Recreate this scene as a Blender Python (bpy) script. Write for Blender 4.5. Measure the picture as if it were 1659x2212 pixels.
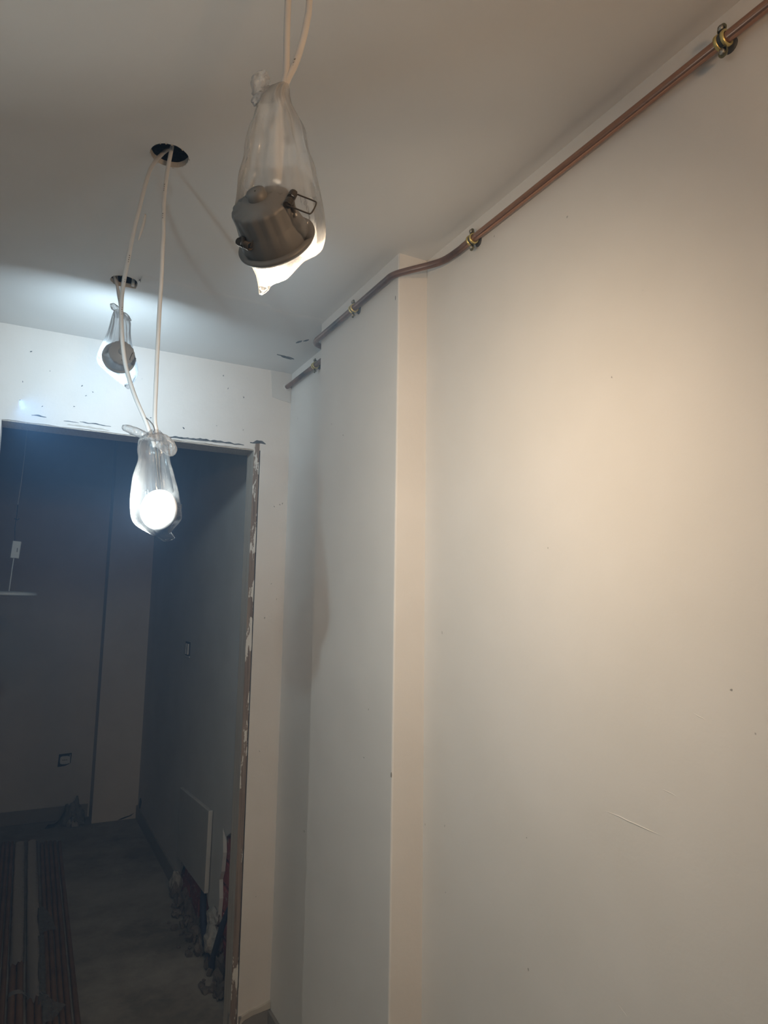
import bpy, bmesh, math, random
from mathutils import Vector, Matrix, noise
random.seed(7)
PI = math.pi
SC = bpy.context.scene
C = SC.collection
for o in list(bpy.data.objects):
    bpy.data.objects.remove(o)

# ------------------------------------------------------------------ camera
cd = bpy.data.cameras.new('camera')
cam = bpy.data.objects.new('camera', cd)
C.objects.link(cam)
cd.sensor_fit = 'VERTICAL'
cd.sensor_height = 36.0
cd.lens = 36.0 * 1492.79 / 2212
cd.clip_start = 0.02
RX, UX, FX = (0.88585662, -0.4636997, 0.0155126), (-0.07663725, -0.11326892, 0.9906043), (0.45758583, 0.87872222, 0.13587669)
m = Matrix(((RX[0], UX[0], -FX[0], 0), (RX[1], UX[1], -FX[1], 0), (RX[2], UX[2], -FX[2], 1.4872), (0, 0, 0, 1)))
cam.matrix_world = m
SC.camera = cam

# ------------------------------------------------------------------ world: thin blue haze added to imitate camera glare round the lamps
w = bpy.data.worlds.new('world')
SC.world = w
w.use_nodes = True
nt = w.node_tree
for n in list(nt.nodes):
    nt.nodes.remove(n)
wo = nt.nodes.new('ShaderNodeOutputWorld')
bg = nt.nodes.new('ShaderNodeBackground')
bg.inputs[0].default_value = (0, 0, 0, 1)
nt.links.new(bg.outputs[0], wo.inputs[0])
GLOW_HAZE = 0.062
if GLOW_HAZE:
    vs = nt.nodes.new('ShaderNodeVolumeScatter')
    vs.inputs['Color'].default_value = (0.30, 0.56, 1.0, 1)
    vs.inputs['Density'].default_value = GLOW_HAZE
    nt.links.new(vs.outputs[0], wo.inputs['Volume'])

# ------------------------------------------------------------------ lamps outside the frame, and one added fill
COOL = (0.587, 0.804, 1.0)
WHITE = (0.92, 1.0, 0.99)
WARM = (1.0, 0.775, 0.545)
def area(name, loc, direction, power, size, color):
    l = bpy.data.lights.new(name, 'AREA')
    l.shape = 'DISK'
    l.size = size
    l.energy = power
    l.color = color
    o = bpy.data.objects.new(name, l)
    C.objects.link(o)
    o.location = loc
    o.rotation_euler = Vector(direction).to_track_quat('-Z', 'Y').to_euler()
    return o
area('downlight_beside_camera', (-0.02, 1.09, 1.766), (0.66, 0.50, -0.44), 2.4, 0.018, (0.55, 0.82, 1.0))   # next lamp of the second row, just left of the frame
area('downlight_behind_camera', (0.40, -0.6, 1.95), (0.12, 1.0, 0.14), 6.2, 0.16, (1.0, 0.655, 0.39))
area('added_bounce_fill', (-0.45, 0.55, 1.80), (-0.85, -0.35, 0.25), 9.5, 0.07, (0.60, 0.84, 1.0))                   # unseen fill, added to lift the room by bounce off the left wall
LENS = {'warm': 770.0, 'lit': 470.0, 'far': 430.0}

SC.view_settings.view_transform = 'Standard'
SC.view_settings.look = 'None'
SC.view_settings.gamma = 1.0
SC.view_settings.use_curve_mapping = False
SC.view_settings.exposure = 0.0
SC.cycles.use_denoising = True
SC.cycles.max_bounces = 8
SC.cycles.diffuse_bounces = 3
SC.cycles.adaptive_threshold = 0.06
SC.cycles.use_light_tree = False
SC.cycles.transparent_max_bounces = 24
SC.cycles.volume_bounces = 0
SC.cycles.sample_clamp_indirect = 6.0

# ------------------------------------------------------------------ materials
class NT:
    def __init__(self, name):
        self.m = bpy.data.materials.new(name)
        self.m.use_nodes = True
        self.t = self.m.node_tree
        self.p = self.t.nodes['Principled BSDF']
        self.out = self.t.nodes['Material Output']
    def n(self, typ, **kw):
        x = self.t.nodes.new(typ)
        for k, v in kw.items():
            if isinstance(k, str) and hasattr(x, k):
                setattr(x, k, v)
        return x
    def l(self, a, b):
        self.t.links.new(a, b)
    def coord(self):
        if not hasattr(self, '_g'):
            self._g = self.n('ShaderNodeNewGeometry')
        return self._g.outputs['Position']
    def noise(self, scale, detail=4, rough=.55, stretch=None, vec=None):
        v = vec or self.coord()
        if stretch:
            mp = self.n('ShaderNodeMapping')
            mp.inputs['Scale'].default_value = stretch
            self.l(v, mp.inputs['Vector'])
            v = mp.outputs[0]
        x = self.n('ShaderNodeTexNoise')
        x.inputs['Scale'].default_value = scale
        x.inputs['Detail'].default_value = detail
        x.inputs['Roughness'].default_value = rough
        self.l(v, x.inputs['Vector'])
        return x.outputs['Fac']
    def ramp(self, fac, stops):
        r = self.n('ShaderNodeValToRGB')
        el = r.color_ramp.elements
        while len(el) < len(stops):
            el.new(0.5)
        for e, (p, c) in zip(el, stops):
            e.position = p
            e.color = (*c, 1) if len(c) == 3 else c
        self.l(fac, r.inputs[0])
        return r.outputs[0]
    def mix(self, fac, a, b):
        x = self.n('ShaderNodeMix')
        x.data_type = 'RGBA'
        if isinstance(fac, (int, float)):
            x.inputs[0].default_value = fac
        else:
            self.l(fac, x.inputs[0])
        for i, v in ((6, a), (7, b)):
            if isinstance(v, tuple):
                x.inputs[i].default_value = (*v, 1)
            else:
                self.l(v, x.inputs[i])
        return x.outputs[2]
    def math(self, op, a, b=None):
        x = self.n('ShaderNodeMath')
        x.operation = op
        for i, v in enumerate((a, b)):
            if v is None:
                continue
            if isinstance(v, (int, float)):
                x.inputs[i].default_value = v
            else:
                self.l(v, x.inputs[i])
        return x.outputs[0]
    def color(self, c):
        if isinstance(c, tuple):
            self.p.inputs['Base Color'].default_value = (*c, 1)
        else:
            self.l(c, self.p.inputs['Base Color'])
        return self
    def set(self, **kw):
        for k, v in kw.items():
            s = self.p.inputs[k.replace('_', ' ')]
            if isinstance(v, (int, float, tuple)):
                s.default_value = v
            else:
                self.l(v, s)
        return self
    def bump(self, h, dist=.002, strength=.5):
        b = self.n('ShaderNodeBump')
        b.inputs['Distance'].default_value = dist
        b.inputs['Strength'].default_value = strength
        self.l(h, b.inputs['Height'])
        self.l(b.outputs[0], self.p.inputs['Normal'])
        return self

def plaster(name, c1, c2, specks=True, bump=.5):
    k = NT(name)
    base = k.mix(k.ramp(k.noise(3.2, 5), [(.35, (0, 0, 0)), (.65, (1, 1, 1))]), c1, c2)
    if specks:   # pin marks and trowel nicks
        s = k.ramp(k.noise(55, 2, .4), [(.765, (0, 0, 0)), (.785, (1, 1, 1))])
        g = k.ramp(k.noise(4.3, 2), [(.55, (0, 0, 0)), (.62, (1, 1, 1))])
        base = k.mix(k.math('MULTIPLY', s, g), base, (.16, .15, .14))
    k.color(base).set(Roughness=.82)
    h = k.math('ADD', k.math('MULTIPLY', k.noise(9, 6, .6), .6), k.math('MULTIPLY', k.noise(70, 3), .12))
    k.bump(h, .004, bump)
    return k.m
M = {}
M['wall'] = plaster('white wall plaster', (.70, .675, .645), (.74, .715, .69))
M['column'] = plaster('column plaster', (.68, .66, .64), (.73, .71, .69))
M['ceiling'] = plaster('ceiling paint', (.70, .69, .675), (.73, .72, .705), specks=False, bump=.3)
M['tanwall'] = plaster('skimmed wall plaster', (.66, .62, .58), (.72, .68, .645))
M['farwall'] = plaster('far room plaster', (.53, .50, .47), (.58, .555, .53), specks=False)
M['patch'] = plaster('fresh plaster patch', (.56, .55, .53), (.62, .61, .59), specks=False)
M['cutedge'] = plaster('broken plasterboard edge', (.42, .38, .33), (.60, .55, .48), specks=False, bump=1.0)
k = NT('dusty screed'); f = k.noise(2.2, 7, .65)
k.color(k.mix(k.ramp(k.noise(1.4, 6, .7), [(.42, (0, 0, 0)), (.62, (1, 1, 1))]), k.ramp(f, [(.3, (.12, .108, .09)), (.7, (.24, .215, .18))]), (.31, .29, .26))).set(Roughness=.9)
k.bump(k.noise(24, 6, .7), .004, .6); M['floor'] = k.m
k = NT('grey skirting tile'); k.color(k.mix(k.noise(20, 4), (.20, .185, .165), (.28, .265, .24))).set(Roughness=.5); M['tile'] = k.m
k = NT('dark gap'); k.color((.03, .028, .026)).set(Roughness=.95); M['dark'] = k.m
k = NT('dark mortar'); k.color(k.ramp(k.noise(60, 5), [(.3, (.05, .055, .06)), (.7, (.16, .165, .17))])).set(Roughness=.95); k.bump(k.noise(120, 4), .003, 1); M['mortar'] = k.m
# stripped wood with remains of white paint
k = NT('stripped wood')
grain = k.noise(9, 5, .6, stretch=(14, 14, .5))
wood = k.ramp(grain, [(.3, (.13, .092, .068)), (.5, (.22, .165, .125)), (.72, (.30, .24, .185))])
pm = k.ramp(k.noise(13, 6, .65, stretch=(2.2, 2.2, .55)), [(.555, (0, 0, 0)), (.57, (1, 1, 1))])
k.color(k.mix(pm, wood, (.66, .64, .60))).set(Roughness=.8)
k.bump(k.math('ADD', k.math('MULTIPLY', pm, .6), k.math('MULTIPLY', grain, .5)), .0018, .8); M['strippedwood'] = k.m
k = NT('scraped painted wood')
grain = k.noise(8, 6, .7, stretch=(18, 18, .35))
k.color(k.ramp(grain, [(.28, (.27, .21, .15)), (.42, (.40, .345, .285)), (.62, (.47, .43, .375)), (.8, (.56, .53, .49))])).set(Roughness=.8)
k.bump(grain, .002, .6); M['scrapedwood'] = k.m
k = NT('copper pipe')
tar = k.ramp(k.noise(6.5, 5, .6, stretch=(1, 1, 1)), [(.40, (0, 0, 0)), (.62, (1, 1, 1))])
# tarnish is where the torch was: along the bends and beyond them (position along the run)
sp = k.n('ShaderNodeSeparateXYZ'); k.l(k.coord(), sp.inputs[0])
mr = k.n('ShaderNodeMapRange'); k.l(sp.outputs[1], mr.inputs[0])
mr.inputs[1].default_value = 1.22; mr.inputs[2].default_value = 1.33; mr.inputs[3].default_value = .12; mr.inputs[4].default_value = 1.0
t2 = k.math('MULTIPLY', k.math('ADD', k.math('MULTIPLY', tar, .42), .58), mr.outputs[0])
k.color(k.mix(t2, (.47, .26, .175), (.024, .019, .020))).set(Metallic=k.math('SUBTRACT', .92, k.math('MULTIPLY', t2, .75)), Roughness=k.math('ADD', .24, k.math('MULTIPLY', t2, .18)))
k.bump(k.noise(300, 2, .5), .0003, .15); M['copper'] = k.m
k = NT('dull copper tube'); k.color(k.ramp(k.noise(5, 5, .6), [(.3, (.20, .115, .07)), (.7, (.36, .22, .14))])).set(Metallic=.6, Roughness=.5); M['tube'] = k.m
k = NT('yellow zinc'); k.color(k.mix(k.noise(90, 3), (.58, .47, .16), (.70, .60, .27))).set(Metallic=.75, Roughness=.38); M['zinc'] = k.m
k = NT('dull zinc'); k.color((.20, .185, .10)).set(Metallic=.8, Roughness=.4); M['zincdark'] = k.m
k = NT('rubber'); k.color((.05, .048, .045)).set(Roughness=.6); M['rubber'] = k.m
k = NT('steel screw'); k.color((.42, .40, .36)).set(Metallic=.9, Roughness=.35); M['steel'] = k.m
k = NT('cream cable sheath')
mk = k.ramp(k.noise(70, 2, .4, stretch=(1, 1, .55)), [(.70, (0, 0, 0)), (.72, (1, 1, 1))])
dirt = k.noise(16, 4, .6, stretch=(1, 1, .4))
k.color(k.mix(k.ramp(dirt, [(.45, (0, 0, 0)), (.8, (1, 1, 1))]), (.64, .62, .60), (.52, .49, .465))).set(Roughness=.45)
k.bump(k.noise(40, 3), .0006, .4); M['cable'] = k.m
k = NT('black cable print'); k.color((.12, .10, .09)).set(Roughness=.6); M['print'] = k.m
k = NT('grey cast housing'); k.color(k.mix(k.noise(30, 3), (.15, .148, .145), (.20, .197, .193))).set(Metallic=.2, Roughness=.5); M['housing'] = k.m
k = NT('lightened housing'); k.color((.44, .465, .49)).set(Roughness=.5); M['housing_lightened'] = k.m  # same housing, lightened in place of the light the bag film scatters
k = NT('white trim ring'); k.color((.62, .62, .61)).set(Roughness=.4); M['bezel'] = k.m
k = NT('spring steel'); k.color((.10, .085, .07)).set(Metallic=.6, Roughness=.45); M['spring'] = k.m
k = NT('dark glazed brick')
k.color(k.mix(k.ramp(k.noise(30, 5, .7), [(.56, (0, 0, 0)), (.66, (1, 1, 1))]), k.ramp(k.noise(8, 4), [(.3, (.25, .04, .03)), (.7, (.36, .075, .055))]), (.42, .35, .31))).set(Roughness=.8)
k.bump(k.noise(40, 4), .003, .6); M['brick'] = k.m
k = NT('rubble'); k.color(k.ramp(k.noise(14, 5), [(.3, (.05, .042, .036)), (.7, (.17, .145, .125))])).set(Roughness=.95); M['rubble'] = k.m
k = NT('plaster lump'); k.color(k.mix(k.noise(22, 5), (.20, .19, .175), (.40, .38, .35))).set(Roughness=.95); k.bump(k.noise(50, 4), .004, .8); M['lump'] = k.m
k = NT('blue conduit'); k.color((.022, .028, .055)).set(Roughness=.5); M['conduit'] = k.m
k = NT('white plastic'); k.color((.62, .62, .60)).set(Roughness=.4); M['white'] = k.m
k = NT('grey board'); k.color(k.mix(k.noise(12, 5), (.40, .385, .36), (.47, .45, .425))).set(Roughness=.7); M['board'] = k.m
k = NT('dark rag'); k.color(k.mix(k.noise(25, 5), (.10, .095, .085), (.26, .25, .225))).set(Roughness=.9); M['rag'] = k.m

def film(name, tint, fmin, fmax, trans=(.93, .935, .94), gather_unlit=0, wrinkle=.05):
    """clear crinkled polythene: mostly see-through, milky where one looks along it"""
    k = NT(name)
    k.t.nodes.remove(k.p)
    k.p = None
    tr = k.n('ShaderNodeBsdfTransparent'); tr.inputs[0].default_value = (*trans, 1)
    df = k.n('ShaderNodeBsdfDiffuse'); df.inputs[0].default_value = (*tint, 1)
    tl = k.n('ShaderNodeBsdfTranslucent'); tl.inputs[0].default_value = (*tint, 1)
    gl = k.n('ShaderNodeBsdfGlossy'); gl.inputs['Roughness'].default_value = .18
    bm = k.n('ShaderNodeBump'); bm.inputs['Distance'].default_value = .003; bm.inputs['Strength'].default_value = .9
    tc = k.n('ShaderNodeTexCoord')
    h = k.math('ADD', k.noise(38, 4, .6, stretch=(1, 1, .22), vec=tc.outputs['Object']), k.math('MULTIPLY', k.noise(60, 3, .6, vec=tc.outputs['Object']), .5))
    k.l(h, bm.inputs['Height'])
    for x in (df, tl, gl):
        k.l(bm.outputs[0], x.inputs['Normal'])
    m1 = k.n('ShaderNodeMixShader'); m1.inputs[0].default_value = .55
    k.l(df.outputs[0], m1.inputs[1]); k.l(tl.outputs[0], m1.inputs[2])
    lw = k.n('ShaderNodeLayerWeight'); lw.inputs['Blend'].default_value = .35
    k.l(bm.outputs[0], lw.inputs['Normal'])
    mr = k.n('ShaderNodeMapRange'); k.l(lw.outputs['Facing'], mr.inputs[0])
    mr.inputs[3].default_value = fmin; mr.inputs[4].default_value = fmax
    wr = k.math('MULTIPLY', k.ramp(k.noise(30, 5, .65, stretch=(1.3, 1.3, .2), vec=tc.outputs['Object']), [(.42, (0, 0, 0)), (.7, (1, 1, 1))]), wrinkle)
    if gather_unlit:      # milkiness painted by layers near the knot and by where lens light falls
        at_ = k.n('ShaderNodeAttribute'); at_.attribute_name = 'gather_unlit'
        wr = k.math('ADD', wr, k.math('MULTIPLY', at_.outputs['Fac'], gather_unlit))
    m2 = k.n('ShaderNodeMixShader'); k.l(k.math('ADD', mr.outputs[0], wr), m2.inputs[0])
    k.l(tr.outputs[0], m2.inputs[1]); k.l(m1.outputs[0], m2.inputs[2])
    m3 = k.n('ShaderNodeMixShader')
    fr = k.n('ShaderNodeFresnel'); fr.inputs[0].default_value = 1.35; k.l(bm.outputs[0], fr.inputs['Normal'])
    k.l(fr.outputs[0], m3.inputs[0])
    k.l(m2.outputs[0], m3.inputs[1]); k.l(gl.outputs[0], m3.inputs[2])
    k.l(m3.outputs[0], k.out.inputs[0])
    return k.m
M['film'] = film('clear polythene', (.82, .82, .81), .0015, .025, trans=(.86, .865, .87), gather_unlit=.46, wrinkle=.006)
M['knot'] = film('bunched polythene', (.82, .81, .80), .25, .8, wrinkle=.15)
M['dustyfilm'] = film('dusty wrapping film', (.17, .135, .105), .40, .9, wrinkle=.15)
M['scrapfilm'] = film('torn wrapping film', (.36, .35, .33), .25, .8, wrinkle=.15)
def lens(name, color, strength):
    k = NT(name)
    e = k.n('ShaderNodeEmission'); e.inputs[0].default_value = (*color, 1); e.inputs[1].default_value = strength
    k.l(e.outputs[0], k.out.inputs[0])
    return k.m
M['lens_warm'] = lens('warm lamp lens', WARM, LENS['warm'])
M['lens_lit'] = lens('cool lamp lens', WHITE, LENS['lit'])
M['lens_far'] = lens('cool lamp lens beyond', COOL, LENS['far'])

# ------------------------------------------------------------------ builders
def link(name, me, parent=None, mat=None):
    o = bpy.data.objects.new(name, me)
    C.objects.link(o)
    if parent is not None:
        o.parent = parent
    if mat is not None and not me.materials:
        me.materials.append(mat)
    return o
class G:
    """collects geometry in world coordinates; build() makes ONE mesh object"""
    def __init__(self):
        self.v, self.f, self.s, self.mi = [], [], [], []
    def add(self, vs, fs, smooth=False, mi=0):
        b = len(self.v)
        self.v += [tuple(x) for x in vs]
        for f in fs:
            self.f.append([b + i for i in f]); self.s.append(smooth); self.mi.append(mi)
        return self
    def box(self, a, b, rot=None, mi=0):
        (x0, y0, z0), (x1, y1, z1) = a, b
        vs = [Vector(p) for p in ((x0, y0, z0), (x1, y0, z0), (x1, y1, z0), (x0, y1, z0), (x0, y0, z1), (x1, y0, z1), (x1, y1, z1), (x0, y1, z1))]
        if rot is not None:
            c = Vector(((x0 + x1) / 2, (y0 + y1) / 2, (z0 + z1) / 2))
            vs = [rot @ (v - c) + c for v in vs]
        return self.add(vs, [(0, 3, 2, 1), (4, 5, 6, 7), (0, 1, 5, 4), (1, 2, 6, 5), (2, 3, 7, 6), (3, 0, 4, 7)], mi=mi)
    def tube(self, pts, r, seg=12, caps=True, mi=0, flat=None):
        pts = [Vector(p) for p in pts]
        rs = r if isinstance(r, (list, tuple)) else [r] * len(pts)
        T = [(pts[min(i + 1, len(pts) - 1)] - pts[max(i - 1, 0)]).normalized() for i in range(len(pts))]
        u = T[0].orthogonal().normalized()
        if abs(T[0].z) < .8:
            u = (Vector((0, 0, 1)) - T[0] * T[0].z).normalized()
        vs, fs = [], []
        for i, p in enumerate(pts):
            u = (u - T[i] * u.dot(T[i])).normalized()
            v = T[i].cross(u)
            for k in range(seg):
                a = 2 * PI * k / seg
                vs.append(p + (u * math.cos(a) + v * math.sin(a)) * rs[i])
        for i in range(len(pts) - 1):
            for k in range(seg):
                k2 = (k + 1) % seg
                fs.append((i * seg + k, i * seg + k2, (i + 1) * seg + k2, (i + 1) * seg + k))
        self.add(vs, fs, True, mi)
        if caps:
            n = (len(pts) - 1) * seg
            self.add(vs[:seg], [tuple(reversed(range(seg)))], False, mi)
            self.add(vs[n:n + seg], [tuple(range(seg))], False, mi)
        return self
    def lathe(self, prof, mat4, seg=32, mod=None, smooth=True, mi=0):
        """prof: (radius, z) pairs turned round local z; mod(k) scales the radius per segment"""
        vs, fs = [], []
        for r, z in prof:
            for k in range(seg):
                a = 2 * PI * k / seg
                q = r * (mod(k, r, z) if mod else 1)
                vs.append(mat4 @ Vector((q * math.cos(a), q * math.sin(a), z)))
        for i in range(len(prof) - 1):
            for k in range(seg):
                k2 = (k + 1) % seg
                fs.append((i * seg + k, i * seg + k2, (i + 1) * seg + k2, (i + 1) * seg + k))
        return self.add(vs, fs, smooth, mi)
    def prism(self, poly, to3, d, mi=0):
        """poly: 2-D outline; to3(a, b, t) places it, extruded for t in 0..d"""
        n = len(poly)
        vs = [to3(a, b, 0) for a, b in poly] + [to3(a, b, d) for a, b in poly]
        fs = [tuple(range(n)), tuple(range(2 * n - 1, n - 1, -1))] + [(i, i + n, (i + 1) % n + n, (i + 1) % n) for i in range(n)]
        return self.add(vs, fs, False, mi)
    def build(self, name, mat, parent=None, bevel=0, fix=True):
        me = bpy.data.meshes.new(name)
        off = Vector(parent_world(parent)) if parent is not None else Vector((0, 0, 0))
        me.from_pydata([tuple(Vector(v) - off) for v in self.v], [], self.f)
        for m_ in (mat if isinstance(mat, (list, tuple)) else [mat]):
            me.materials.append(m_)
        for p, s, q in zip(me.polygons, self.s, self.mi):
            p.use_smooth = s; p.material_index = q
        if fix:
            bm = bmesh.new(); bm.from_mesh(me)
            bmesh.ops.recalc_face_normals(bm, faces=bm.faces)
            bm.to_mesh(me); bm.free()
        me.update()
        o = link(name, me, parent)
        if bevel:
            b = o.modifiers.new('edge', 'BEVEL'); b.width = bevel; b.segments = 2; b.limit_method = 'ANGLE'; b.angle_limit = .7
        return o
def parent_world(o):
    p = Vector((0, 0, 0))
    while o is not None:
        p += o.location; o = o.parent
    return p
def tag(o, label, cat, group=None, kind=None):
    o['label'] = label; o['category'] = cat
    if group: o['group'] = group
    if kind: o['kind'] = kind
    return o
def thing(name, loc, label, cat, group=None):
    o = bpy.data.objects.new(name, None)
    C.objects.link(o); o.location = loc; o.empty_display_size = .05
    return tag(o, label, cat, group)
def struct(o, label=None):
    o['kind'] = 'structure'
    if label: o['label'] = label
    return o
def spline(pts, n=6):
    pts = [Vector(p) for p in pts]
    P = [pts[0] * 2 - pts[1]] + pts + [pts[-1] * 2 - pts[-2]]
    out = []
    for i in range(1, len(P) - 2):
        a, b, c, d = P[i - 1:i + 3]
        for k in range(n):
            t = k / n
            out.append(.5 * ((2 * b) + (c - a) * t + (2 * a - 5 * b + 4 * c - d) * t * t + (3 * b - a - 3 * c + d) * t ** 3))
    out.append(pts[-1])
    return out
def nz(x, y=0, z=0):
    return noise.noise(Vector((x, y, z)))
XZ = lambda y0: (lambda a, b, t: (a, y0 + t, b))     # outline in X,Z extruded along +Y
YZ = lambda x0: (lambda a, b, t: (x0 + t, a, b))     # outline in Y,Z extruded along +X

# ================================================================== the setting
H = 2.4136          # hall ceiling
XR = 0.9057         # hall right wall
YB = 2.5643         # wall with the doorway
struct(G().box((-2.6, -3.0, -.12), (1.1, 5.7, 0)).build('floor', M['floor']))
struct(G().box((XR, -3.0, 0), (XR + .14, YB, H + .3)).build('wall_right', M['wall']))
struct(G().box((-1.75, -3.0, 0), (-1.6, YB, H + .3)).build('wall_left', M['wall']))
struct(G().box((-1.6, -3.0, 0), (XR, -2.85, H + .3)).build('wall_front', M['wall']))

# ceiling board with the two ragged lamp holes (and one out of sight above the nearest lamp)
def hole(cx, cy, r, seed, square=False):
    pts = []
    for i in range(44):
        a = 2 * PI * i / 44
        q = r * (1 + .05 * nz(math.cos(a) * 3 + seed, math.sin(a) * 3) + .025 * nz(math.cos(a) * 11, math.sin(a) * 11 + seed))
        x, y = q * math.cos(a), q * math.sin(a)
        if square and x > 0 and y > -.2 * r:      # the cut-out runs out to a square corner
            s = r * .98 / max(abs(math.cos(a)), abs(math.sin(a)))
            x, y = s * math.cos(a) + .0015 * nz(i * 1.7), s * math.sin(a) * .92 + .0015 * nz(i * 2.3)
        pts.append((cx + x, cy + y))
    return pts
HOLES = [hole(.207, 1.392, .0385, 1.3), hole(.199, 2.043, .0375, 5.1, True), hole(.235, .735, .038, 9.7)]
def ceiling_board():
    bm = bmesh.new()
    edges = []
    outer = [(-1.7, -2.95), (XR + .02, -2.95), (XR + .02, YB + .02), (-1.7, YB + .02)]
    for loop in [outer] + HOLES:
        vs = [bm.verts.new((x, y, H)) for x, y in loop]
        edges += [bm.edges.new((vs[i], vs[(i + 1) % len(vs)])) for i in range(len(vs))]
    res = bmesh.ops.triangle_fill(bm, use_beauty=True, use_dissolve=False, edges=edges)
    inside = []
    for f in list(bm.faces):
        c = f.calc_center_median()
        for lp in HOLES:
            cx = sum(p[0] for p in lp) / len(lp); cy = sum(p[1] for p in lp) / len(lp)
            if (c.x - cx) ** 2 + (c.y - cy) ** 2 < .030 ** 2:
                inside.append(f); break
    if inside:
        bmesh.ops.delete(bm, geom=inside, context='FACES_ONLY')
    ext = bmesh.ops.extrude_face_region(bm, geom=list(bm.faces))
    up = [v for v in ext['geom'] if isinstance(v, bmesh.types.BMVert)]
    for v in up:
        v.co.z += .0125
        v.co.x += .002 * nz(v.co.x * 90, v.co.y * 90); v.co.y += .002 * nz(v.co.y * 90, v.co.x * 70)
    bmesh.ops.recalc_face_normals(bm, faces=bm.faces)
    me = bpy.data.meshes.new('ceiling')
    for f in bm.faces:
        if abs(f.normal.z) < .5 and f.calc_center_median().x < XR - .1 and f.calc_center_median().x > -1.5 and -2.8 < f.calc_center_median().y < 2.4:
            f.material_index = 1
    bm.to_mesh(me); bm.free()
    me.materials.append(M['ceiling']); me.materials.append(M['cutedge'])
    return link('ceiling', me)
ceil = struct(ceiling_board())
struct(G().box((-2.6, -3.0, 2.86), (1.1, 5.7, 2.95)).build('ceiling_far', M['mortar']))
# torn paper round the cut-outs
for n, (lp, z) in enumerate(zip(HOLES[:2], (0, 0))):
    g = G()
    cx = sum(p[0] for p in lp) / len(lp); cy = sum(p[1] for p in lp) / len(lp)
    for i in range(0, len(lp), 2):
        (x0, y0), (x1, y1) = lp[i], lp[(i + 1) % len(lp)]
        if random.random() < .55:
            d = Vector((x0 - cx, y0 - cy, 0)).normalized()
            L = random.uniform(.002, .007) * (1.6 if y0 < cy else .8)
            p0, p1 = Vector((x0, y0, H - .0006)), Vector((x1, y1, H - .0006))
            tip = (p0 + p1) / 2 + d * L * .25 - Vector((0, 0, L * random.uniform(.25, .6)))
            g.add([p0 + d * .001, p1 + d * .001, tip, (p0 + p1) / 2 + d * .002 + Vector((0, 0, .0008))], [(0, 1, 2), (1, 3, 2), (3, 0, 2), (0, 3, 1)])
    g.build('torn_paper', M['cutedge'], ceil)
if True:   # the slit at the corner of the far cut-out, a drip of loose paper
    g = G()
    g.tube([(.2365, 2.012, H - .0008), (.2375, 2.0, H - .004), (.2370, 1.99, H - .011), (.2375, 1.985, H - .018)], [.0012, .0015, .001, .0004], 6)
    g.build('torn_paper', M['mortar'], ceil)
# board joint across the ceiling, feathered with filler, and the gouges by the corner
g = G()
NJ = 30
vs = []
for i in range(NJ + 1):
    x = .24 + (XR - .1 - .24) * i / NJ
    y = 1.99 + .02 * nz(x * 5) + (.02 if i > 20 else 0)
    for dy, dz in ((-.012, .0002), (-.004, -.0014), (.012, -.0016), (.04, .0002)):
        vs.append((x, y + dy, H + dz))
g.add(vs, [(i * 4 + j, i * 4 + j + 1, i * 4 + j + 5, i * 4 + j + 4) for i in range(NJ) for j in range(3)], True)
g.build('filled_joint', M['ceiling'], ceil)
def blotch(poly_c, a, b, ang, mat, name, parent, zdir, seed, plane='ceil', th=.0012, n=18):
    """thin ragged patch lying on the ceiling (plane 'ceil'), on X = const ('x') or on Y = const ('y')"""
    pts = []
    for i in range(n):
        t = 2 * PI * i / n
        q = 1 + .45 * nz(math.cos(t) * 2.1 + seed, math.sin(t) * 2.1, seed)
        u, v = a * q * math.cos(t), b * q * math.sin(t)
        pts.append((u * math.cos(ang) - v * math.sin(ang), u * math.sin(ang) + v * math.cos(ang)))
    x, y, z = poly_c
    if plane == 'ceil':
        f3 = lambda p, q, t: (x + p, y + q, z - th + t * 1.5)
    elif plane == 'y':
        f3 = lambda p, q, t: (x + p, y - th + t * 1.5, z + q)
    else:
        f3 = lambda p, q, t: (x - th + t * 1.5, y + p, z + q)
    return G().prism(pts, f3, th).build(name, mat, parent)
for i, (x, y, a, b, ang) in enumerate(((.808, 2.225, .016, .005, 1.9), (.826, 2.200, .014, .004, 2.0), (.822, 2.398, .024, .006, .35), (.838, 2.392, .018, .004, .4), (.80, 2.385, .02, .003, .1))):
    blotch((x, y, H), a, b, ang, M['mortar'], 'plaster_gouge', ceil, -1, i * 3.1)

# trowel ridges standing proud of the right-hand wall
wr_ = bpy.data.objects['wall_right']
for a_, b_, rr in (((.925, 1.152), (.785, 1.143), .0016), ((.80, 1.215), (.755, 1.208), .0012), ((.735, 1.34), (.70, 1.327), .0012), ((.90, .86), (.87, .845), .0012)):
    n_ = 9
    G().tube([(XR + .0008, a_[0] + (b_[0] - a_[0]) * i / n_, a_[1] + (b_[1] - a_[1]) * i / n_ + .0015 * nz(i * .8, a_[0] * 9)) for i in range(n_ + 1)], [rr * (.35 + .65 * math.sin(PI * (i + .3) / (n_ + .6))) for i in range(n_ + 1)], 8).build('plaster_ridge', M['wall'], wr_)
# column on the right
col = G()
ys = [1.5097, 2.0437]
col.box((.8186, ys[0], 0), (XR + .02, ys[1], H + .01))
colo = struct(col.build('wall_column', M['column'], bevel=.004))
me = colo.data
def chip(parent, name, c, a, b, plane, mat, ang=0, th=.0012, seed=0):
    blotch(c, a, b, ang, mat, name, parent, 0, seed, plane, th, 12)
chip(colo, 'plaster_chip', (.8186, 1.525, 2.295), .0008, .006, 'x', M['mortar'], 0, .0008, 3)
chip(colo, 'plaster_chip', (.8186, 1.513, 1.09), .002, .006, 'x', M['tile'], 0, .0008, 7)
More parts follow.
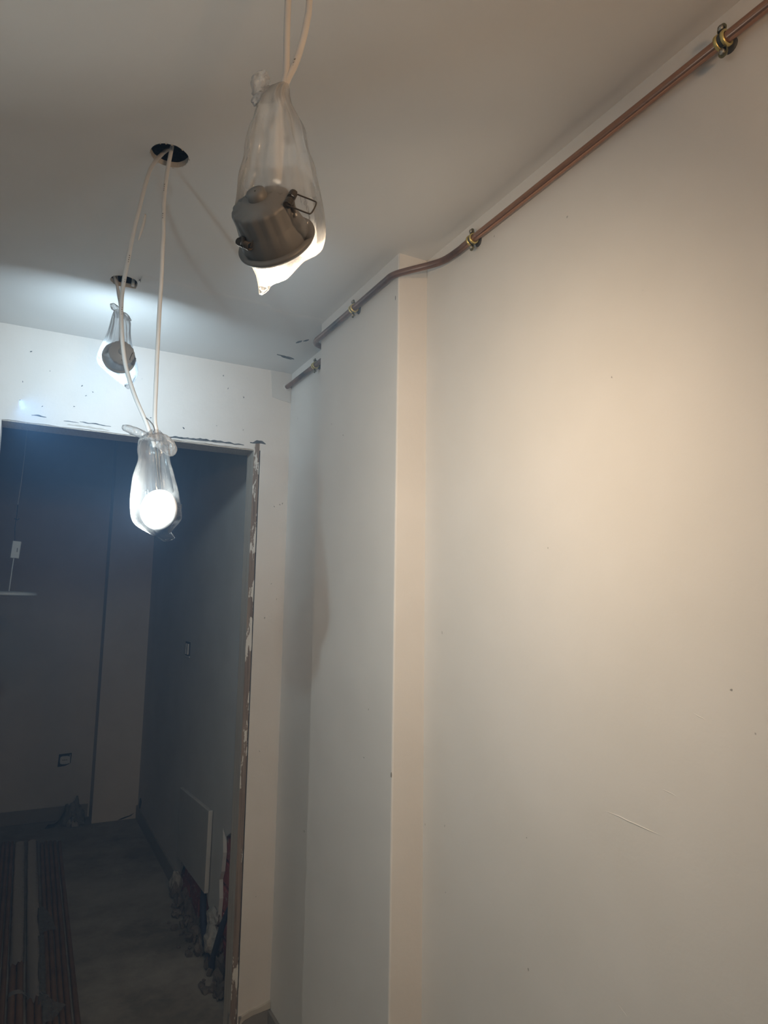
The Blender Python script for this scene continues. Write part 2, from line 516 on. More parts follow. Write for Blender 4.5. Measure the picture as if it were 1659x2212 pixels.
# lighter band of newer plaster above the pipe on the column front, and the crack at the column foot
G().prism([(.820, 2.351), (.862, 2.356), (.904, 2.366), (.904, H), (.820, H)], XZ(1.5082), .002).build('plaster_patch', M['column'], colo)
G().prism([(2.035, 0), (2.0455, 0), (2.0440, .115), (2.0432, .20)], YZ(.8176), .0012).build('plaster_crack', M['dark'], colo)
g = G().prism([(.905, -.01), (.905, .15), (.895, .02), (.885, -.0)], XZ(2.0445), .002); g.build('plaster_crack', M['dark'], colo)

# wall with the doorway
top = []
for i in range(41):
    x = .788 - (.788 + .098) * i / 40
    top.append((x, 2.083 + .004 * nz(x * 21, 3.3) + .003 * abs(nz(x * 60, 1))))
poly = [(-1.75, 0), (-.098, 0)] + list(reversed(top)) + [(.788, 0), (XR + .14, 0), (XR + .14, 2.9), (-1.75, 2.9)]
wb = struct(G().prism(poly, XZ(YB), .11).build('wall_back', M['tanwall']))
G().prism([(.817, H), (.823, 2.36), (.826, 2.306), (.86, 2.298), (.904, 2.292), (.904, H)], XZ(YB - .0015), .002).build('plaster_patch', M['patch'], wb)
# cracks and chips along the lintel
def strip(pts, mat, name, y=YB - .0012):
    up = [(x, z + h) for x, z, h in pts]; dn = [(x, z) for x, z, h in reversed(pts)]
    return G().prism(up + dn, XZ(y), .0016).build(name, mat, wb)
def ragged(x0, x1, z0, z1, h, n, seed):
    out = []
    for i in range(n + 1):
        t = i / n
        x = x0 + (x1 - x0) * t
        hh = h * math.sin(PI * min(1, max(0, t * .96 + .02))) ** .5 * (.65 + .6 * nz(x * 55, seed))
        out.append((x, z0 + (z1 - z0) * t + .003 * nz(x * 40, seed + 4), max(.0012, hh)))
    return out
strip(ragged(.415, .722, 2.090, 2.096, .012, 40, 2), M['mortar'], 'lintel_crack')
strip(ragged(.42, .60, 2.083, 2.0855, .0055, 20, 8), M['cutedge'], 'lintel_chip')
strip(ragged(.60, .70, 2.084, 2.087, .006, 12, 3), M['wall'], 'lintel_chip')
strip(ragged(-.012, .034, 2.110, 2.107, .006, 12, 5), M['mortar'], 'lintel_crack')
strip(ragged(.088, .135, 2.103, 2.103, .003, 10, 6), M['mortar'], 'lintel_crack')
strip(ragged(.138, .240, 2.107, 2.1035, .005, 22, 7), M['mortar'], 'lintel_crack')
strip(ragged(.10, .235, 2.092, 2.088, .008, 22, 11), M['cutedge'], 'lintel_chip')
strip(ragged(.745, .808, 2.108, 2.111, .017, 14, 9), M['mortar'], 'lintel_crack')
for i in range(16):
    x, z = random.uniform(-.05, .75), random.uniform(2.12, 2.36)
    s = random.uniform(.0012, .003)
    chip(wb, 'plaster_chip', (x, YB, z), s * 1.6, s * .7, 'y', M['mortar'], random.uniform(0, 3), .0006, i * 1.9)
for i in range(8):
    x, z = random.uniform(.81, .89), random.uniform(.4, 1.9)
    s = random.uniform(.0012, .0022)
    chip(wb, 'plaster_chip', (x, YB, z), s * 1.6, s * .8, 'y', M['tile'], random.uniform(0, 3), .0006, i * 2.9)
# skirting tile and ragged plaster foot right of the doorway
g = G()
pf = [(.790, .030), (.80, .058), (.83, .070), (.86, .073), (.89, .082), (.9045, .085), (.9045, .062), (.88, .060), (.84, .055), (.81, .046)]
g.prism(pf, XZ(YB - .012), .013).build('ragged_plaster_foot', M['cutedge'], wb)
struct(G().box((.792, YB - .010, 0), (.904, YB + .001, .058)).build('baseboard_back', M['tile'], bevel=.001))
struct(G().box((XR - .011, 2.046, 0), (XR + .001, YB - .011, .058)).build('baseboard_right', M['tile'], bevel=.001))

# door lining: stripped boards without a door
dr = bpy.data.objects.new('door_1', None); C.objects.link(dr); dr.location = (.3, YB, 0); struct(dr, 'open doorway with a scraped wooden lining and no door')
def rough_board(x0, x1, y0, y1, z0, z1, name, mats, nseg=60, amp=.0012):
    """upright board; front face (towards -Y) gets material 1"""
    g = G(); vs = []
    for i in range(nseg + 1):
        z = z0 + (z1 - z0) * i / nseg
        for j, (x, y) in enumerate(((x0, y0), (x1, y0), (x1, y1), (x0, y1))):
            vs.append((x + amp * nz(z * 23, j * 7.7), y + amp * nz(z * 19, j * 3.1 + 9), z))
    fs, mi = [], []
    for i in range(nseg):
        for j in range(4):
            fs.append((i * 4 + j, i * 4 + (j + 1) % 4, (i + 1) * 4 + (j + 1) % 4, (i + 1) * 4 + j)); mi.append(1 if j == 0 else 0)
    fs += [(3, 2, 1, 0), tuple(nseg * 4 + j for j in range(4))]; mi += [0, 0]
    b = len(g.v)
    g.add(vs, fs); g.mi = mi
    return g.build(name, mats, dr)
rough_board(.7615, .7835, YB - .001, YB + .085, .0, 2.112, 'lining_board', [M['scrapedwood'], M['strippedwood']])
rough_board(-.14, -.106, YB - .001, YB + .104, .0, 2.112, 'lining_board', [M['scrapedwood'], M['strippedwood']])
g = G(); vs = []
for i in range(41):
    x = -.106 + (.7615 + .106) * i / 40
    for (y, z) in ((YB + .003, 2.0795), (YB + .106, 2.0795), (YB + .106, 2.098), (YB + .003, 2.098)):
        vs.append((x, y, z + .0012 * nz(x * 17, y * 30)))
g.add(vs, [(i * 4 + j, i * 4 + (j + 1) % 4, i * 4 + 4 + (j + 1) % 4, i * 4 + 4 + j) for i in range(40) for j in range(4)] + [(3, 2, 1, 0), (160, 161, 162, 163)])
g.build('head_board', M['scrapedwood'], dr)
# dark slit between lining and plaster
G().box((.7838, YB + .004, .15), (.7875, YB + .10, 2.10)).build('dark_gap', M['dark'], dr)
G().box((-.1058, YB + .004, .0), (-.0985, YB + .10, 2.10)).build('dark_gap', M['dark'], dr)
g = G(); g.prism([(.755, .0), (.790, .0), (.786, .018), (.776, .012), (.764, .05), (.757, .075)], XZ(YB - .006), .02); g.build('plinth_chip', M['tile'], dr)

# ---- far room
XF = .842
out = [(2.66, 2.9), (5.5, 2.9), (5.5, 0), (3.92, 0), (3.90, .06), (3.84, .13), (3.80, .20), (3.55, .23), (3.30, .22), (3.24, .17), (3.12, .14), (3.075, .17), (3.06, .26),
       (3.075, .33), (3.05, .37), (3.035, .45), (3.055, .545), (3.0, .525), (2.93, .56), (2.84, .53), (2.75, .57), (2.66, .56)]
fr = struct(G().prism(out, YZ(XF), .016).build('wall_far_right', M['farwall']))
struct(G().box((XF + .095, 2.675, 0), (XF + .2, 5.6, 2.9)).build('wall_far_right_core', M['mortar']))
bme = None
for r in range(6):
    for c in range(-1, 7):
        y0 = 2.68 + c * .205 + (r % 2) * .10 + .006; z0 = .008 + r * .102
        if y0 < 2.66 or y0 > 3.75: continue
        if bme is None:
            bm = bmesh.new(); bmesh.ops.create_cube(bm, size=1)
            for v in bm.verts: v.co = Vector((v.co.x * .075, v.co.y * .193, v.co.z * .09))
            bmesh.ops.bevel(bm, geom=bm.edges[:], offset=.004, segments=1, affect='EDGES')
            bme = bpy.data.meshes.new('brick'); bm.to_mesh(bme); bm.free(); bme.materials.append(M['brick'])
        o = link('brick', bme, fr)
        o.location = (XF + .016 + .0385 + random.uniform(0, .006), y0 + .0965, z0 + .045)
        o.rotation_euler = (random.uniform(-.02, .02), 0, random.uniform(-.015, .015))
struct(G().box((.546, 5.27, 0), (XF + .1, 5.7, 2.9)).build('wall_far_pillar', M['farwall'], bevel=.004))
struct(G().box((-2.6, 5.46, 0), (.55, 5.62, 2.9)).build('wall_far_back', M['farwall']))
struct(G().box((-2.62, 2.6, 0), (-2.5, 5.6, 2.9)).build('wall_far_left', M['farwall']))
struct(G().box((-2.5, 5.448, 0), (.535, 5.461, .088)).build('baseboard_far_back', M['tile'], bevel=.002))
struct(G().box((XF - .011, 3.93, 0), (XF + .001, 5.27, .09)).build('baseboard_far_right', M['tile'], bevel=.002))
fp = bpy.data.objects['wall_far_pillar']
g = G(); g.prism([(.715, .004), (.735, .013), (.76, .02), (.79, .026), (.822, .04), (.80, .022), (.765, .012), (.74, .006)], XZ(5.2685), .002); g.build('plaster_crack', M['dark'], fp)
blotch((XF, 5.17, .125), .055, .03, -.6, M['dark'], 'plaster_hole', fr, 0, 2.2, 'x', .0015)

# ================================================================== copper pipe along the wall
ZP = 2.352
pts = [(.8865, -2.2, ZP + .004), (.8865, -.4, ZP + .002), (.8865, .606, ZP), (.8865, 1.0, ZP + .001), (.8865, 1.271, ZP + .002), (.8862, 1.33, ZP + .001), (.879, 1.385, ZP), (.858, 1.425, ZP - .001), (.826, 1.468, ZP - .003),
       (.802, 1.51, ZP - .004), (.7995, 1.56, ZP - .004), (.7995, 1.749, ZP - .003), (.7995, 1.98, ZP - .001), (.8005, 2.035, ZP), (.811, 2.066, ZP), (.838, 2.082, ZP), (.866, 2.098, ZP), (.884, 2.13, ZP), (.8865, 2.17, ZP), (.8865, 2.263, ZP), (.8865, 2.45, ZP + .002), (.8865, 2.60, ZP + .003)]
pipe = thing('copper_pipe', (.8865, .6, ZP), 'long copper pipe bent round the column just below the ceiling', 'pipe')
sp_ = spline(pts, 8)
G().tube(sp_, .0088, 20).build('pipe_run', M['copper'], pipe)
g = G()
mt = Matrix.Translation((.8865, YB, ZP + .003)) @ Matrix.Rotation(PI / 2, 4, 'X')
g.lathe([(.0092, 0), (.0155, 0), (.0155, .004), (.013, .006), (.0092, .006)], mt, 20)
g.build('wall_sleeve', M['patch'], pipe)

def pipe_clamp(x, y, z, wall_x, label):
    t = thing('pipe_clamp', (x, y, z), label, 'clamp', 'yellow zinc clamps on the copper pipe')
    mt = Matrix.Translation((x, y, z)) @ Matrix.Rotation(-PI / 2, 4, 'X')      # local z along +Y (the pipe)
    w_ = .0085
    g = G()
    for s in (-1, 1):
        a, b = (-w_, -w_ + .0052) if s < 0 else (w_ - .0052, w_)
        g.lathe([(.0095, a), (.0128, a), (.0128, b), (.0095, b), (.0095, a)], mt, 28)
    g.build('band', M['zinc'], t)
    G().lathe([(.0092, -.0045), (.0112, -.0045), (.0112, .0045), (.0092, .0045)], mt, 28).build('rubber_lining', M['rubber'], t)
    # upper ear and lower ear, each with a screw
    def ear(dz, mat, name):
        s = 1 if dz > 0 else -1
        g = G()
        c = Vector((x - .001, y, z + dz))
        poly = []
        for i in range(18):
            a = 2 * PI * i / 18
            poly.append((.0078 * math.cos(a), .0078 * math.sin(a)))
        g.prism(poly, lambda p, q, tt: (c.x - .001 + tt, c.y + p, c.z + q), .0022)
        g.box((c.x - .001, y - .006, min(z + s * .011, c.z)), (c.x + .0012, y + .006, max(z + s * .011, c.z)))
        e = g.build(name, mat, t)
        g = G()
        ms = Matrix.Translation((c.x - .001, c.y, c.z)) @ Matrix.Rotation(-PI / 2, 4, 'Y')
        g.lathe([(.0001, .0052), (.0018, .0052), (.0018, .0038), (.0040, .0044), (.0045, .003), (.0045, 0)], ms, 12)
        g.tube([(c.x, c.y, c.z), (c.x + .007, c.y, c.z)], .0022, 8)
        g.build('screw', M['steel'], e)
    ear(.0195, M['zincdark'], 'upper_ear')
    ear(-.0205, M['zincdark'], 'lower_ear')
    g = G()
    g.tube([(x + .0095, y, z), (wall_x - .002, y, z)], .0035, 10)
    g.build('stud', M['zinc'], t)
    mw = Matrix.Translation((wall_x, y + .001, z)) @ Matrix.Rotation(-PI / 2, 4, 'Y')
    G().lathe([(.0035, .004), (.010, .003), (.0125, 0), (.012, -.001)], mw, 18).build('wall_washer', M['rubber'], t)
    return t
pipe_clamp(.8865, .606, ZP, XR, 'yellow zinc clamp on the clean bright length of copper pipe')
pipe_clamp(.8865, 1.271, ZP + .002, XR, 'yellow zinc pipe clamp where bright copper turns dark, before the bend onto the column')
pipe_clamp(.7995, 1.749, ZP - .003, .8186, 'yellow zinc pipe clamp on the grey side face of the column')
pipe_clamp(.8865, 2.263, ZP, XR, 'yellow zinc pipe clamp in the recess behind the column, by the doorway wall')

# ================================================================== downlights hanging in knotted plastic bags
def frame_of(A):
    n = Vector((A[0], A[1], 0)).normalized()
    return Vector((n.y, -n.x, 0)), n          # lateral (to the right seen from the camera), depth
def catmull(rows, n):
    P = [rows[0]] + rows + [rows[-1]]
    out = []
    for i in range(1, len(P) - 2):
        for k in range(n):
            t = k / n
            out.append(tuple(.5 * ((2 * b) + (c - a) * t + (2 * a - 5 * b + 4 * c - d) * t * t + (3 * b - a - 3 * c + d) * t ** 3) for a, b, c, d in zip(*P[i - 1:i + 3])))
    out.append(rows[-1])
    return out
def bag_mesh(A, prof, root, seed, depth=.85, folds=.12, tipflat=.35, name='plastic_bag', clear=.72, fade=.22, side=1):
    l, n = frame_of(A)
    base = Vector((A[0], A[1], 0))
    rows = catmull(prof, 4)
    NS = 96
    vs, fs = [], []
    nr = len(rows)
    wmax = max(r[2] - r[1] for r in rows) / 2
    zt, zb = rows[0][0], rows[-1][0]
    for i, (z, a, b) in enumerate(rows):
        c, hw = (a + b) / 2, max(.0008, (b - a) / 2)
        t = (zt - z) / (zt - zb)
        dp = hw * depth
        if t > .72:
            dp = hw * (depth + (tipflat - depth) * (t - .72) / .28)
        for k in range(NS):
            th = 2 * PI * k / NS
            amp = folds * (1.0 - .8 * min(1, t * 1.7)) + .035 + (.05 * max(0, t - .6))
            fo = .55 * nz(math.cos(th) * 4.2 + seed, math.sin(th) * 4.2, t * 1.2) + .45 * math.sin(th * 11 + 3 * nz(t * 2 + seed, th) + seed) * (1 - .6 * t)
            fo += .5 * nz(math.cos(th) * 9, math.sin(th) * 9 + seed, t * 3.0) * (.4 + t)
            q = 1 + amp * fo * (1 - .75 * abs(math.cos(th)) ** 6)
            x = c + hw * math.cos(th) * q
            y = dp * math.sin(th) * q
            # facets: the film is pulled straight between its creases
            zz = z + .0025 * nz(th * 2.0 + seed, t * 8) * (1 if 0 < i < nr - 1 else 0)
            vs.append(base + l * x + n * y + Vector((0, 0, zz)))
    for i in range(nr - 1):
        for k in range(NS):
            k2 = (k + 1) % NS
            fs.append((i * NS + k, (i + 1) * NS + k, (i + 1) * NS + k2, i * NS + k2))
    fs.append(tuple(range(NS - 1, -1, -1)) if False else tuple((nr - 1) * NS + k for k in range(NS)))
    g = G(); g.add(vs, fs, True)
    o = g.build(name, M['film'], root)
    at_ = o.data.attributes.new('gather_unlit', 'FLOAT', 'POINT')
    for i in range(nr):
        t = (zt - rows[i][0]) / (zt - zb)
        for k in range(NS):
            at_.data[i * NS + k].value = min(1, max(0, (clear - t) / fade)) * (.75 + .25 * max(0, 1 - 3 * t)) * (.5 - .5 * side * math.sin(2 * PI * k / NS))  # less milky on the lens side, to hold back the lamp's glare
    return o
def lobe(A, pts, radii, root, seed, name='bag_knot', flat=.7):
    """a bunch of gathered film: a wrinkled tube through pts (lateral, z)"""
    l, n = frame_of(A)
    base = Vector((A[0], A[1], 0))
    P = spline([base + l * p[0] + n * (p[2] if len(p) > 2 else 0) + Vector((0, 0, p[1])) for p in pts], 6)
    m_ = len(P)
    R = []
    for i in range(m_):
        t = i / (m_ - 1) * (len(radii) - 1)
        a = int(min(t, len(radii) - 2)); R.append(radii[a] + (radii[a + 1] - radii[a]) * (t - a))
    g = G(); g.tube(P, R, 28, True)
    g.v = [tuple(Vector(v) + Vector((nz(v[0] * 260 + seed, v[1] * 260, v[2] * 120), nz(v[1] * 260 + seed, v[2] * 120, v[0] * 260), .6 * nz(v[2] * 200, v[0] * 260 + seed, v[1] * 200))) * .0028) for v in g.v]
    return g.build(name, M['knot'], root)
def cable_obj(A, pts, root, r=.0041, name='cable', extra=None, marks=(), seed=0):
    l, n = frame_of(A)
    base = Vector((A[0], A[1], 0))
    P = [base + l * p[0] + n * (p[2] if len(p) > 2 else 0) + Vector((0, 0, p[1])) for p in pts]
    if extra: P = [Vector(e) for e in extra] + P
    S = spline(P, 6)
    R = [r * (1 + .06 * nz(i * .35 + seed)) for i in range(len(S))]
    g = G(); g.tube(S, R, 14)
    o = g.build(name, M['cable'], root)
    for (t, nn) in marks:      # short rows of printed characters along the sheath, too small to read
        i0 = int(t * (len(S) - 2))
        d = (S[i0 + 1] - S[i0]).normalized()
        side = -n + l * .45 * (1 if seed % 2 else -1)
        side = (side - d * side.dot(d)).normalized()
        cr = d.cross(side)
        g = G()
        for j in range(nn):
            p = S[i0] + d * (.0045 * j) + side * r * 1.0
            h = random.uniform(.0006, .0012)
            g.add([p - cr * h, p + cr * h * random.uniform(-.2, 1), p + d * .0022 + cr * h, p + d * .0022 - cr * h * random.uniform(.2, 1)], [(0, 1, 2, 3)])
        g.build('sheath_print', M['print'], o)
    return o
def downlight(centre, axis, roll, root, lensmat, D=.094, recess=False, bl=1.0, arm=.034, bodymat='housing', ringmat='bezel', springs=((0, 1), (PI, 1))):
    """recessed spot: finned body, trim ring, lens and two spring clips; light leaves along axis"""
    z = Vector(axis).normalized()
    x = z.orthogonal().normalized()
    x = (Matrix.Rotation(roll, 3, z) @ x)
    y = z.cross(x)
    mt = Matrix(((x.x, y.x, z.x, centre[0]), (x.y, y.y, z.y, centre[1]), (x.z, y.z, z.z, centre[2]), (0, 0, 0, 1)))
    r = D / 2
    g = G()
    fin = lambda k, rr, zz: (1.0 if (k // 2) % 2 == 0 or rr < r * .55 or rr > r * .8 else .965)
    g.lathe([(.001, -.056 * bl), (r * .42, -.056 * bl), (r * .50, -.052 * bl), (r * .72, -.050 * bl), (r * .76, -.046 * bl), (r * .76, -.026), (r * .78, -.024), (r * .86, -.010), (r * .86, -.002)], mt, 64, fin)
    g.lathe([(.001, -.064 * bl), (r * .22, -.064 * bl), (r * .24, -.056 * bl)], mt, 20)
    body = g.build('downlight', M[bodymat], root)
    G().lathe([(r * .84, -.004), (r, -.003), (r, .0), (r * .95, .003), (r * .82, .003)] + ([(r * .64, -.018), (r * .62, -.020)] if recess else [(r * .72, -.006), (r * .72, -.010)]), mt, 56).build('trim_ring', M[ringmat], body)
    g = G()
    zl, rl = (-.018, .65) if recess else (-.0065, .73)
    vs = [mt @ Vector((0, 0, zl))]
    for k in range(40):
        a = 2 * PI * k / 40
        vs.append(mt @ Vector((r * rl * math.cos(a), r * rl * math.sin(a), zl)))
    g.add(vs, [(0, k + 1, (k + 1) % 40 + 1) for k in range(40)])
    g.build('lens', lensmat, body, fix=False)
    for dw, aw, *zb in springs:      # where the clip sits and where its wire points, as world directions
        dl = mt.to_3x3().transposed() @ Vector(dw)
        ang = math.atan2(dl.y, dl.x)
        d = Vector((math.cos(ang), math.sin(ang), 0)); tn = Vector((-math.sin(ang), math.cos(ang), 0))
        g = G()
        c = d * r * .81 + Vector((0, 0, zb[0] if zb else -.022))
        for s in (-1, 1):      # coil
            hp = []
            for i in range(5 * 12 + 1):
                q = 2 * PI * i / 12
                hp.append(mt @ (c + tn * (s * (.002 + .0095 * i / 60)) + (d * math.cos(q) + Vector((0, 0, 1)) * math.sin(q)) * .0042))
            g.tube(hp, .0007, 6)
        dirw = mt.to_3x3().transposed() @ Vector(aw)
        dirw = (dirw - tn * dirw.dot(tn)).normalized()
        a0 = c + tn * .0115; b0 = c - tn * .0115
        g.tube([mt @ p for p in spline([a0, a0 + dirw * arm * .4, a0 + dirw * arm * .85, a0 + dirw * arm - tn * .003, b0 + dirw * arm + tn * .003, b0 + dirw * arm * .85, b0 + dirw * arm * .4, b0], 4)], .0009, 7)
        g.tube([mt @ (d * r * .74 + Vector((0, 0, -.03))), mt @ (d * r * .84 + Vector((0, 0, zb[0] if zb else -.022)))], .003, 8)
        g.build('spring_clip', M['spring'], body)
    return body

# --- nearest lamp (warm)
A1 = (.23, .73)
L1 = thing('bagged_downlight', (.23, .73, 2.0), 'largest bagged spotlight, warm glow at its lower edge, hanging high by two cables', 'lamp', 'downlights hanging in knotted plastic bags')
cable_obj(A1, [(.0057, 2.2227), (.0059, 2.1755), (.0069, 2.1291), (.0054, 2.1104), (.002, 2.085), (-.002, 2.04, .004), (.0, 1.985, .004)], L1, extra=[(.232, .732, 2.47), (.2345, .730, 2.36)], seed=1)
cable_obj(A1, [(.0317, 2.2275), (.0297, 2.1986), (.0251, 2.1694), (.0169, 2.1363), (.0078, 2.1126), (.000, 2.085, .004), (.004, 2.04, .008), (.002, 1.985, .006)], L1, extra=[(.248, .737, 2.47), (.262, .722, 2.36)], marks=((.55, 5),), seed=2)
P1 = [(2.1067, -.0011, .0116), (2.1004, -.0114, .0118), (2.0908, -.0176, .0126), (2.0797, -.0236, .0154), (2.0672, -.0276, .0224), (2.0549, -.0298, .0293), (2.0442, -.0334, .0333), (2.0228, -.0373, .0377), (2.0053, -.0381, .044),
      (1.9842, -.0427, .0487), (1.9668, -.0439, .053), (1.9495, -.0449, .0567), (1.9322, -.0463, .0592), (1.9186, -.043, .0599), (1.9049, -.0389, .0567), (1.8921, -.0342, .0397), (1.8801, -.0283, .03), (1.863, -.019, .0179), (1.8538, -.0164, .0008), (1.847, -.015, -.0036), (1.8399, -.014, -.0124)]
b1 = bag_mesh(A1, P1, L1, 2.7, depth=.92, clear=.80)
lobe(A1, [(-.017, 2.116), (-.0245, 2.106), (-.0235, 2.092), (-.012, 2.094), (.004, 2.098)], [.007, .0095, .0075, .0075, .0085], b1, 1.1)
lobe(A1, [(-.029, 2.077), (-.024, 2.085), (-.010, 2.092), (.006, 2.100)], [.003, .0062, .0085, .008], b1, 4.4)
downlight((.23 + .004, .73, 1.906), (.62, .62, -.46), .5, L1, M['lens_warm'], recess=True, arm=.027, ringmat='housing', springs=(((-.75, -.5, .2), (.2, -.5, .8)), ((.69, -.71, -.1), (.93, -.3, -.22), -.05)))

# --- middle lamp (cool, lit, facing us)
A2 = (.225, 1.39)
L2 = thing('bagged_downlight', (.225, 1.39, 1.75), 'bagged spotlight with a dazzling white lens, hanging low on long cables before the doorway', 'lamp', 'downlights hanging in knotted plastic bags')
ca = [(-.0546, 2.3737), (-.0619, 2.3401), (-.0702, 2.2857), (-.0791, 2.2241), (-.0849, 2.1717), (-.0899, 2.1251), (-.0917, 2.0821), (-.0896, 2.0425), (-.0839, 1.9938), (-.0743, 1.946), (-.0555, 1.8922), (-.0325, 1.8439), (-.022, 1.818), (-.012, 1.795, .010)]
cable_obj(A2, ca, L2, extra=[(.215, 1.420, 2.450), (.203, 1.417, 2.440), (.190, 1.410, 2.418), (.181, 1.404, 2.400)], marks=((.47, 4), (.53, 3), (.62, 4)), seed=3)
cb = [(-.0200, 2.3867), (-.0237, 2.3272), (-.0226, 2.2745), (-.0205, 2.2355), (-.0206, 2.2094), (-.0193, 2.1449), (-.0192, 2.081), (-.0183, 1.993), (-.0165, 1.8942), (-.0149, 1.8457), (-.0104, 1.8235), (-.006, 1.795, .012)]
cable_obj(A2, cb, L2, extra=[(.213, 1.385, 2.47), (.2095, 1.387, 2.43)], marks=((.22, 4), (.30, 3)), seed=4)
l2, n2 = frame_of(A2)
def at2(p, d=0): return Vector((A2[0], A2[1], 0)) + l2 * p[0] + n2 * d + Vector((0, 0, p[1]))
G().tube(spline([at2(p, -.004) for p in ((-.0318, 1.8485), (-.0241, 1.8425), (-.0173, 1.8341), (-.0136, 1.8243))], 5), .0011, 8).build('earth_wire', M['spring'], L2)
for sx in (-.010, -.005):
    G().tube(spline([at2((sx, 1.797), .011), at2((sx + .004, 1.76), .022), at2((sx + .010, 1.72), .028), at2((sx + .012, 1.69), .022)], 5), .0013, 8).build('lead_wire', M['spring'], L2)
for cc, zz, dd in ((-.0688, 2.2350, 0), (-.0212, 2.2250, 1)):      # loose flap where the outer sheath was slit
    g = G(); q = []
    for i in range(13):
        t = i / 12
        z = zz + .06 * (t - .35)
        x = cc + (.0105 * (t - .35) * (1 if not dd else -.12)) + (.0040 if not dd else .0005)
        ww = .0016 + .0028 * math.sin(PI * (1 - t) ** .7) * (1 if t < .98 else .2)
        q += [at2((x - ww * .3, z), -.0038), at2((x + ww, z), -.0022)]
    g.add(q, [(2 * i, 2 * i + 1, 2 * i + 3, 2 * i + 2) for i in range(12)], True)
    o = g.build('slit_sheath', M['cable'], L2, fix=False); sm = o.modifiers.new('thick', 'SOLIDIFY'); sm.thickness = .0014
P2 = [(1.8267, -.021, -.0043), (1.8165, -.0298, .0046), (1.8073, -.0402, .0114), (1.8005, -.0431, .0139), (1.7848, -.0438, .0154), (1.7649, -.0411, .0191), (1.7471, -.0452, .0253), (1.7293, -.0492, .0305), (1.7117, -.0507, .0361), (1.6897, -.0518, .0411),
      (1.6723, -.051, .0446), (1.6591, -.0492, .0466), (1.6504, -.047, .0458), (1.6438, -.044, .0415), (1.6372, -.0385, .0366), (1.6308, -.03, .0317), (1.6255, -.0206, .0289), (1.6203, -.0111, .0323), (1.6142, .0016, .0358), (1.6088, .0122, .0267), (1.6065, .0155, .0196)]
b2 = bag_mesh(A2, P2, L2, 6.1, depth=.85, clear=.85, fade=.40, side=-1)
lobe(A2, [(-.0745, 1.8265), (-.064, 1.8245), (-.050, 1.820), (-.036, 1.815), (-.024, 1.811), (-.012, 1.812)], [.004, .0078, .0085, .008, .007, .008], b2, 2.2)
lobe(A2, [(-.014, 1.813), (.002, 1.812), (.015, 1.803), (.0225, 1.79), (.018, 1.782), (.006, 1.789), (-.006, 1.80)], [.008, .0085, .0085, .0075, .0062, .007, .008], b2, 7.3)
downlight((.225 + .0015 * l2.x, 1.39 + .0015 * l2.y, 1.6685), (-.66, -.75, -.02), 1.0, L2, M['lens_lit'], D=.080, bl=.5, arm=.016, springs=(((-.8, .6, 0), (.2, .9, .3)), ((.8, -.6, 0), (-.2, .9, -.2))))

# --- far lamp (cool, facing the doorway wall)
A3 = (.195, 2.04)
L3 = thing('bagged_downlight', (.195, 2.04, 2.3), 'small bagged spotlight hanging close below the far ceiling hole, facing the doorway wall', 'lamp', 'downlights hanging in knotted plastic bags')
cable_obj(A3, [(-.0117, 2.3889), (-.0044, 2.3502), (.0001, 2.3148), (.001, 2.3005), (.002, 2.26), (.003, 2.215, .01)], L3, extra=[(.165, 2.055, 2.455), (.1715, 2.047, 2.425)], marks=((.42, 5),), seed=6, r=.0038)
cable_obj(A3, [(-.0095, 2.372, .006), (-.0035, 2.345, .006), (.002, 2.3148, .006), (.004, 2.3005, .006), (.005, 2.26, .006), (.006, 2.215, .014)], L3, extra=[(.178, 2.075, 2.455), (.182, 2.060, 2.41)], seed=5, r=.0038)
P3 = [(2.3212, -.0163, .007), (2.3104, -.021, .0124), (2.2935, -.0239, .028), (2.2718, -.027, .0303), (2.25, -.0319, .0322), (2.2247, -.0403, .0376), (2.2067, -.0472, .0429), (2.1853, -.0535, .049), (2.1748, -.0563, .0529), (2.1612, -.0525, .0563),
      (2.1481, -.0402, .0578), (2.138, -.0302, .0569), (2.1283, -.0164, .0543), (2.1182, -.0038, .0501), (2.105, .016, .043), (2.0966, .0276, .0381), (2.0934, .0326, .0364)]
b3 = bag_mesh(A3, P3, L3, 9.4, depth=.95, clear=.88)
lobe(A3, [(-.029, 2.333), (-.022, 2.332), (-.012, 2.326), (-.003, 2.315)], [.004, .0095, .0095, .007], b3, 3.3)
lobe(A3, [(-.018, 2.305), (-.004, 2.307), (.010, 2.310), (.020, 2.303), (.0245, 2.294)], [.006, .0085, .0085, .0075, .006], b3, 8.8)
l3, n3 = frame_of(A3)
downlight((.195 + .004, 2.04, 2.181), (-.05, 1, -.02), .2, L3, M['lens_far'], D=.092, bodymat='housing_lightened', springs=(((-1, 0, .2), (.75, -.65, .12)), ((1, 0, -.3), (-.3, -.95, .1))))
# white junction clip seen inside the far cut-out
t = thing('cable_clip', (.226, 2.06, H + .004), 'small round white clip inside the far ceiling hole', 'clip')
G().lathe([(.0001, -.004), (.004, -.004), (.0052, -.002), (.0052, .03), (.0001, .03)], Matrix.Translation((.226, 2.062, H + .004)), 18).build('clip_body', M['white'], t)

